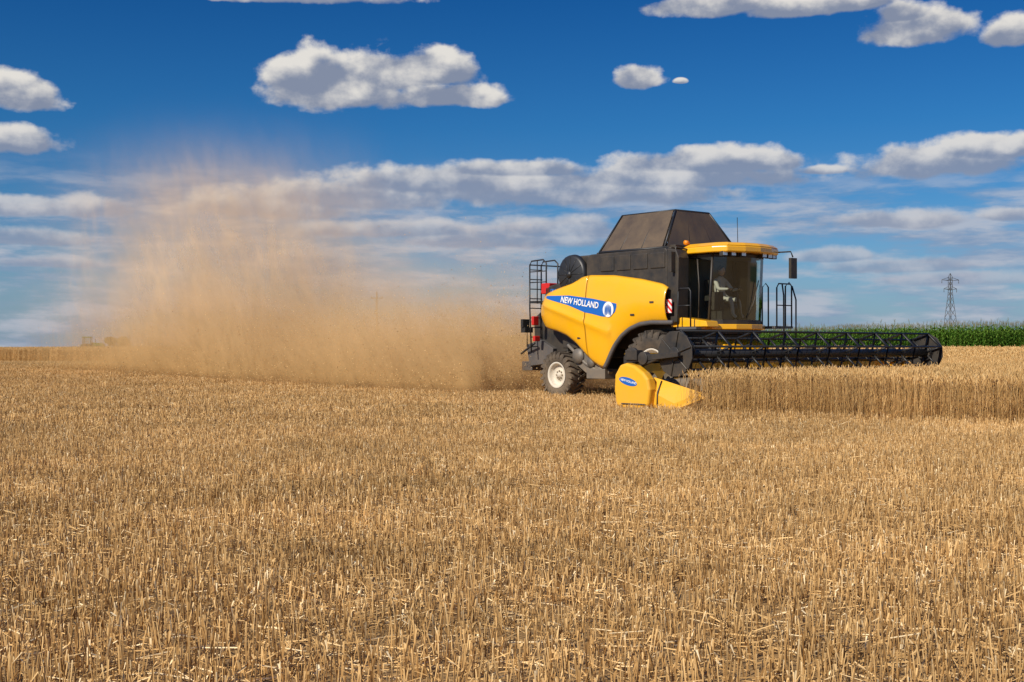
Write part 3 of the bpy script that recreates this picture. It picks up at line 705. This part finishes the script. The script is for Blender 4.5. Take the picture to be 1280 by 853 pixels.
# standing wheat
WM=[wheat_patch("w%d"%i,1.0,330) for i in range(5)]; WM2=[wheat_patch("x%d"%i,2.0,90,2.2) for i in range(3)]
pts=[];ro=[];sc_=[];ix=[]
for i in range(0,46):
    for j in range(0,22):
        p=E0+ED*(i*.98-8)+EN*(j*.98+.5)
        if not in_wheat(p.x,p.y,.40): continue
        if p.y<5 or abs(p.x)>.50*p.y+6: continue
        pts.append((p.x+random.gauss(0,.04),p.y+random.gauss(0,.04),0)); ro.append(random.randrange(4)*math.pi/2+random.gauss(0,.1)+math.atan2(ED.y,ED.x)); sc_.append((1,1,random.uniform(.95,1.05))); ix.append(random.randrange(5))
def in_block(p): 
    a,c_=(p-E0).dot(ED),(p-E0).dot(EN); return -8.5<a<36.6 and -1<c_<22.0
for gu in np.arange(-100,10,1.0):
    for gv in np.arange(5.65,9,1.0):
        wx,wy=uv2w(gu,gv)
        if in_block(Vector((wx,wy))): continue
        pts.append((wx,wy,0)); ro.append(random.random()*6.28); sc_.append((1,1,random.uniform(.94,1.06))); ix.append(random.randrange(5))
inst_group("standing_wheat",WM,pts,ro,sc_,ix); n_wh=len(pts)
pts=[];ro=[];sc_=[];ix=[]
for gy in np.arange(24,130,1.9):
    for gx in np.arange(-60,50,1.9):
        if gx>cornx(gy)+1 or abs(gx)>.44*gy+4: continue
        u,v=w2uv(gx,gy); p=Vector((gx,gy))
        if in_block(p) or not in_wheat(gx,gy,1.0): continue
        if v<9.6 and u<10: continue
        pts.append((gx,gy,0)); ro.append(random.random()*6.28); sc_.append((1,1,random.uniform(.94,1.06))); ix.append(random.randrange(3))
inst_group("standing_wheat.001",WM2,pts,ro,sc_,ix)
# canopy body of the crop (follows the rise of the land)
b=B()
ysl=[14,20,26,30,34,37,40,43,46,49,52,55,58,62,70,90,150,400,1500,4000]
def strip(umin,vmin,umax,vmax,z,ysl=ysl):
    poly=[uv2w(umin,vmin),uv2w(umax,vmin),uv2w(umax,vmax),uv2w(umin,vmax)]
    for ya,yb in zip(ysl,ysl[1:]):
        def clip(pl,yc,keep_above):
            o=[]
            for i in range(len(pl)):
                p,q=pl[i],pl[(i+1)%len(pl)]
                ip=(p[1]>=yc)==keep_above; iq=(q[1]>=yc)==keep_above
                if ip: o.append(p)
                if ip!=iq:
                    t_=(yc-p[1])/(q[1]-p[1]); o.append((p[0]+(q[0]-p[0])*t_,yc))
            return o
        pl=clip(clip(poly,ya,True),yb,False) if len(poly)>2 else []
        if len(pl)>2: b.add([(x,y,z+TZ(y)) for x,y in pl],[tuple(range(len(pl)))])
strip(-1500,7.5,60,3000,.70)
strip(9.3,-3.0,60,7.49,.66)
b.obj("wheat_field",CANO)
# corn
CM=[corn_patch("c%d"%i,2.1) for i in range(4)]
pts=[];ro=[];sc_=[];ix=[]; ca=math.atan2(1,-.30)
for y in np.arange(60,330,2.0):
    for j in range(2):
        xx=cornx(y)+1.0+2.05*j
        pts.append((xx,y,0)); ro.append(ca-math.pi/2+random.choice((0,math.pi))); sc_.append((1,1,random.uniform(.95,1.06))); ix.append(random.randrange(4))
inst_group("corn_field",CM,pts,ro,sc_,ix)
b=B(); yA,yB=60,332
b.hexa([(cornx(yA)+2.6,yA,0),(cornx(yA)+180,yA,0),(cornx(yB)+500,yB,0),(cornx(yB)+2.6,yB,0),(cornx(yA)+2.6,yA,2.6),(cornx(yA)+180,yA,2.6),(cornx(yB)+500,yB,2.6),(cornx(yB)+2.6,yB,2.6)])
b.obj("corn_canopy",CORNC)
# ground
b=B(); yg=[-600,0,20,34]+[34+28*i/14 for i in range(1,15)]+[100,400,1500,6000]
for ya,yb in zip(yg,yg[1:]): b.add([(-4000,ya,TZ(ya)),(4000,ya,TZ(ya)),(4000,yb,TZ(yb)),(-4000,yb,TZ(yb))],[(0,1,2,3)],0,True)
b.obj("ground",SOIL)
# ================================================================ distant things
def pole(nm,x,y,h):
    b=B(); b.tube([(0,0,0),(0,0,h)],[.16,.11],8,0); b.box((-.95,-.05,h-.85),(.95,.05,h-.72),0)
    b.tube([(-.6,0,h-.85),(0,0,h-1.6),(.6,0,h-.85)],.04,5,1)
    for xx in(-.85,.0,.85):
        b.tube([(xx,0,h-.72 if xx else h),(xx,0,h-.42 if xx else h+.3)],[.08,.06],8,1)
    b.obj(nm,[WOD,GRY],loc=(x,y,.4))
pole("utility_pole",(471-640)/F*205,205,9.7); pole("utility_pole.001",(455-640)/F*340,340,9.9)
b=B(); H=24.2
def leg(z): 
    return 1.7*(1-z/18)+.45 if z<18 else .45
zs=[0,4,7.5,10.5,13,15.2,17,18.6,20.2,21.8,23]
for sx in(-1,1):
    for sy in(-1,1):
        b.tube([(sx*leg(z),sy*leg(z),z) for z in zs]+[(0,0,H)],.10,4)
for z0,z1 in zip(zs,zs[1:]):
    a0,a1=leg(z0),leg(z1)
    for s1 in(-1,1):
        b.tube([(-a0,s1*a0,z0),(a1,s1*a1,z1)],.05,4); b.tube([(a0,s1*a0,z0),(-a1,s1*a1,z1)],.05,4)
        b.tube([(s1*a0,-a0,z0),(s1*a1,a1,z1)],.05,4); b.tube([(s1*a0,a0,z0),(s1*a1,-a1,z1)],.05,4)
for z,w in((19.2,2.4),(22.0,3.2)):
    for sx in(-1,1):
        b.tube([(sx*.5,-.5,z),(sx*w,0,z+.15)],.08,4); b.tube([(sx*.5,.5,z),(sx*w,0,z+.15)],.08,4); b.tube([(sx*.4,0,z+1.0),(sx*w,0,z+.2)],.07,4)
        b.tube([(sx*w,0,z+.1),(sx*w,0,z-.9)],.09,5)
PY=b.obj("electricity_pylon",GAL,loc=((1188-640)/F*400,400,.4)); PY.rotation_euler=(0,0,.35)
# tractor
TX=empty("tractor",((113-640)/F*215,215,.45),math.radians(8)); TX.scale=(.95,.95,.95)
b=B(); b.prism([(.2,1.1),(.2,1.9),(2.2,1.75),(2.4,1.5),(2.4,1.0)],-.45,.45); b.box((-1.5,-1.0,1.3),(-.1,-.6,1.55)); b.box((-1.5,.6,1.3),(-.1,1.0,1.55)); b.box((-1.3,-.75,2.75),(.25,.75,2.92)); b.obj("bonnet_and_roof",GRN,TX,bevel=.05)
b=B(); b.box((-1.2,-.68,1.5),(.15,.68,2.74)); b.obj("cab_windows",GLS,TX)
b=B(); b.box((-1.3,-.5,.7),(2.2,.5,1.3))
for x_ in(-1.2,.15):
    for y_ in(-.68,.68): b.tube([(x_,y_,1.4),(x_,y_,2.75)],.05,5)
b.tube([(.9,-.3,1.8),(.9,-.3,2.6)],.05,6); b.obj("frame",BLK,TX)
b=B()
for x_,r_ in((-.7,.85),(1.8,.55)):
    for y_ in(-.85,.85): b.lathe([(r_*.5,-.2),(r_,-.22),(r_,.22),(r_*.5,.2)],(x_,y_,r_),28)
b.obj("tyres",TYR,TX)
b=B()
for x_,r_ in((-.7,.85),(1.8,.55)):
    for y_ in(-.85,.85): b.lathe([(0,-.12),(r_*.52,-.14),(r_*.52,.14),(0,.12)],(x_,y_,r_),20)
b.obj("rims",YEL,TX)
def bush(nm,x,y,rx,rz,n=2600):
    V=[];Fc=[];R=[]
    cl=[(random.uniform(-1,1)*rx*.7,random.uniform(-1,1)*rx*.5,random.uniform(.25,1)*rz*.75,random.uniform(.3,.5)*rx) for _ in range(14)]
    for _ in range(n):
        c=random.choice(cl); d_=Vector((random.gauss(0,1),random.gauss(0,1),random.gauss(0,1))).normalized()*c[3]*random.uniform(.6,1.05)
        p=Vector((c[0],c[1],c[2]))+d_
        if p.z<.1: continue
        a=Vector((random.gauss(0,1),random.gauss(0,1),random.gauss(0,1))).normalized()*.16; b_=a.cross(Vector((random.random(),random.random(),random.random()))).normalized()*.10
        o=len(V); V+= [tuple(p-a),tuple(p+b_),tuple(p+a),tuple(p-b_)]; q=random.random(); R+= [q]*4; Fc.append((o,o+1,o+2,o+3))
    e=B(); 
    me=patch_mesh(nm,V,Fc,R,LEAF); ob=bpy.data.objects.new(nm,me); COL.objects.link(ob); ob.location=(x,y,.4)
    for i in range(5):
        q=i*1.26; e.tube([(0,0,0),(math.cos(q)*rx*.3,math.sin(q)*rx*.3,rz*.4),(math.cos(q)*rx*.6,math.sin(q)*rx*.5,rz*.8)],[.12,.08,.03],6)
    e.obj("stems",WOD,ob)
bush("bush",(146-640)/F*215,216,2.1,3.0)
# ================================================================ DUST : thin layers of dust hanging over the machine's track
HT=[(0,.08),(.05,.13),(.12,.26),(.175,.42),(.23,.32),(.30,.32),(.38,.50),(.48,.74),(.60,.82),(.72,.86),(1,.7)]
DT=[(0,.35),(.04,.55),(.12,.55),(.175,.60),(.23,.45),(.30,.50),(.38,.82),(.48,1.0),(.60,.92),(.70,.52),(.80,.18),(.88,.04),(1,0)]
dm=bpy.data.materials.new("dust"); dm.use_nodes=True; k=NT(dm.node_tree); k.n.clear()
o=k.n.new('ShaderNodeOutputMaterial')
tcn=k.n.new('ShaderNodeTexCoord').outputs['Object']; s=k.sep(tcn)
wpy=k.sep(k.n.new('ShaderNodeNewGeometry').outputs['Position'])[1]
zr=k.m('SUBTRACT',s[2],k.mr(wpy,34.0,62.0,0,.45,True))
sB=k.m('MULTIPLY',s[0],-1.0)
def fcurve(v,pts):
    n=k.n.new('ShaderNodeFloatCurve'); k.link(v,n.inputs['Value']); c=n.mapping.curves[0]
    while len(c.points)<len(pts): c.points.new(.5,.5)
    for i,(a,b_) in enumerate(pts): c.points[i].location=(a,b_); c.points[i].handle_type='AUTO_CLAMPED'
    n.mapping.update(); return n.outputs[0]
sn=k.m('DIVIDE',sB,40.0)
hh=k.m('MULTIPLY',fcurve(sn,HT),9.0); dens=fcurve(sn,DT)
sh=k.comb(k.m('ADD',s[0],k.m('MULTIPLY',s[2],.55)),s[1],k.m('MULTIPLY',s[2],.8))
wob=k.noise(sh,.26,5,.58,.6); wob2=k.noise(sh,.95,5,.62)
zz=k.m('ADD',zr,k.m('MULTIPLY',k.m('SUBTRACT',wob,.5),4.6))
g=k.m('EXPONENT',k.m('MULTIPLY',k.m('POWER',k.m('MAXIMUM',k.m('DIVIDE',zz,hh),0.0),2.0),-1.15))
tex=k.m('MULTIPLY',k.mr(wob,.34,.66,.45,1.35),k.mr(wob2,.3,.7,.75,1.2))
D1=k.m('MULTIPLY',k.m('MULTIPLY',g,k.mr(zr,7.5,11.3,1,0,True)),k.m('MULTIPLY',dens,tex))
fine=k.mr(k.noise(sh,2.4,5,.7),.36,.64,.45,1.5)
lowh=k.m('ADD',zr,k.m('MULTIPLY',k.m('SUBTRACT',wob2,.5),2.6))
lowd=k.m('EXPONENT',k.m('MULTIPLY',k.m('POWER',k.m('MAXIMUM',k.m('DIVIDE',lowh,1.65),0.0),2.0),-1.0))
lowwin=k.m('MULTIPLY',k.mr(sn,.02,.07),k.mr(sn,.50,.84,1,0))
D2=k.m('MULTIPLY',k.m('MULTIPLY',lowd,lowwin),fine)
foot=k.mr(zr,.0,.5,.12,1,True)
latf=k.m('EXPONENT',k.m('MULTIPLY',k.m('POWER',k.m('DIVIDE',s[1],3.6),2.0),-.6))
tau=k.m('MULTIPLY',k.m('ADD',k.m('MULTIPLY',D1,1.15),k.m('MULTIPLY',D2,2.1)),k.m('MULTIPLY',foot,latf))
tau=k.m('MULTIPLY',tau,k.mr(sn,.035,.075,0,1,True))
al=k.m('SUBTRACT',1.0,k.m('EXPONENT',k.m('MULTIPLY',tau,-1.0)))
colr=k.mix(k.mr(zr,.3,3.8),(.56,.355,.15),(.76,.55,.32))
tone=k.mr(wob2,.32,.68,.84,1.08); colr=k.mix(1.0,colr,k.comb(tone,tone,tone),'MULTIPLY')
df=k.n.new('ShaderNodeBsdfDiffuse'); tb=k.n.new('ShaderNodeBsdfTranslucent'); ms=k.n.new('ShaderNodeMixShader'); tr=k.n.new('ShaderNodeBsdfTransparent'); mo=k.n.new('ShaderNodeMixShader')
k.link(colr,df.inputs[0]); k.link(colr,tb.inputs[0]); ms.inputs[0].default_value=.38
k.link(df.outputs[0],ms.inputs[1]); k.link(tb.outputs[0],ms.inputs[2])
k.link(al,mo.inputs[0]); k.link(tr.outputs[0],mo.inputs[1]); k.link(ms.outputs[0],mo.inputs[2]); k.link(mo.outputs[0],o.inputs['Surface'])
b=B()
for kk in range(5):
    v0=-2.8+1.4*kk; ph=kk*1.7
    def sheet(i,j,v0=v0,ph=ph):
        s_=1.35+37.6*i; w_=12.5*j**1.15
        v=v0*(1+.022*s_)+.20*math.sin(s_*.42+ph+w_*.3)+.08*math.sin(s_*.8+w_*.7+ph*2)
        return (-s_,v,w_)
    b.grid(sheet,110,40)
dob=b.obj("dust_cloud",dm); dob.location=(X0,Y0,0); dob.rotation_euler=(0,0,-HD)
# flying chaff as individual flakes
fm=bpy.data.materials.new("chaff_flakes"); fm.use_nodes=True; k=NT(fm.node_tree); k.n.clear()
o=k.n.new('ShaderNodeOutputMaterial'); df=k.n.new('ShaderNodeBsdfDiffuse'); tb=k.n.new('ShaderNodeBsdfTranslucent'); ms=k.n.new('ShaderNodeMixShader')
df.inputs[0].default_value=(.80,.54,.25,1); tb.inputs[0].default_value=(.80,.54,.25,1); ms.inputs[0].default_value=.35
k.link(df.outputs[0],ms.inputs[1]); k.link(tb.outputs[0],ms.inputs[2]); k.link(ms.outputs[0],o.inputs[0])
G=rng.random((28,12,14)); G2=rng.random((110,44,40))
def tri(G,x,y,z):
    x=np.clip(x,0,G.shape[0]-1.001); y=np.clip(y,0,G.shape[1]-1.001); z=np.clip(z,0,G.shape[2]-1.001)
    i,j,l=x.astype(int),y.astype(int),z.astype(int); fx,fy,fz=x-i,y-j,z-l
    r=0
    for a in(0,1):
        for b_ in(0,1):
            for c_ in(0,1): r=r+G[i+a,j+b_,l+c_]*np.where(a,fx,1-fx)*np.where(b_,fy,1-fy)*np.where(c_,fz,1-fz)
    return r
N=240000
s_=rng.uniform(1.4,28,N); v_=rng.normal(0,1,N)*(1.3+.09*s_); w_=rng.exponential(.62,N)
nz=.5*tri(G,s_/1.6,(v_+7)/1.4,w_/.95)+.5*tri(G2,s_/.45,(v_+7)/.4,w_/.32)
pr=np.interp(s_,[1,3,14,24,28],[.5,1,.8,.2,0])*np.clip((nz-.3)*3,.05,1.3)
keep=rng.random(N)<pr/1.3; s_,v_,w_=s_[keep],v_[keep],w_[keep]; n=len(s_)
P_=np.stack([-s_,v_,w_+.03],1)
a=rng.normal(size=(n,3)); a/=np.linalg.norm(a,axis=1)[:,None]; r=rng.normal(size=(n,3)); c_=np.cross(a,r); c_/=np.linalg.norm(c_,axis=1)[:,None]
L=.017*rng.uniform(.5,1.6,n)[:,None]
v3=np.stack([P_+a*L,P_-a*L*.5+c_*L*.7,P_-a*L*.5-c_*L*.7],1).reshape(-1,3)
me=bpy.data.meshes.new("flying_chaff"); me.vertices.add(len(v3)); me.vertices.foreach_set('co',v3.astype(np.float32).ravel())
me.loops.add(n*3); me.loops.foreach_set('vertex_index',np.arange(n*3,dtype=np.int32)); me.polygons.add(n)
me.polygons.foreach_set('loop_start',np.arange(0,n*3,3,dtype=np.int32)); me.update(calc_edges=True); me.materials.append(fm)
ob=bpy.data.objects.new("flying_chaff",me); COL.objects.link(ob); ob.location=(X0,Y0,0); ob.rotation_euler=(0,0,-HD)
print("stubble",n_st,"wheat",n_wh,"flakes",n)
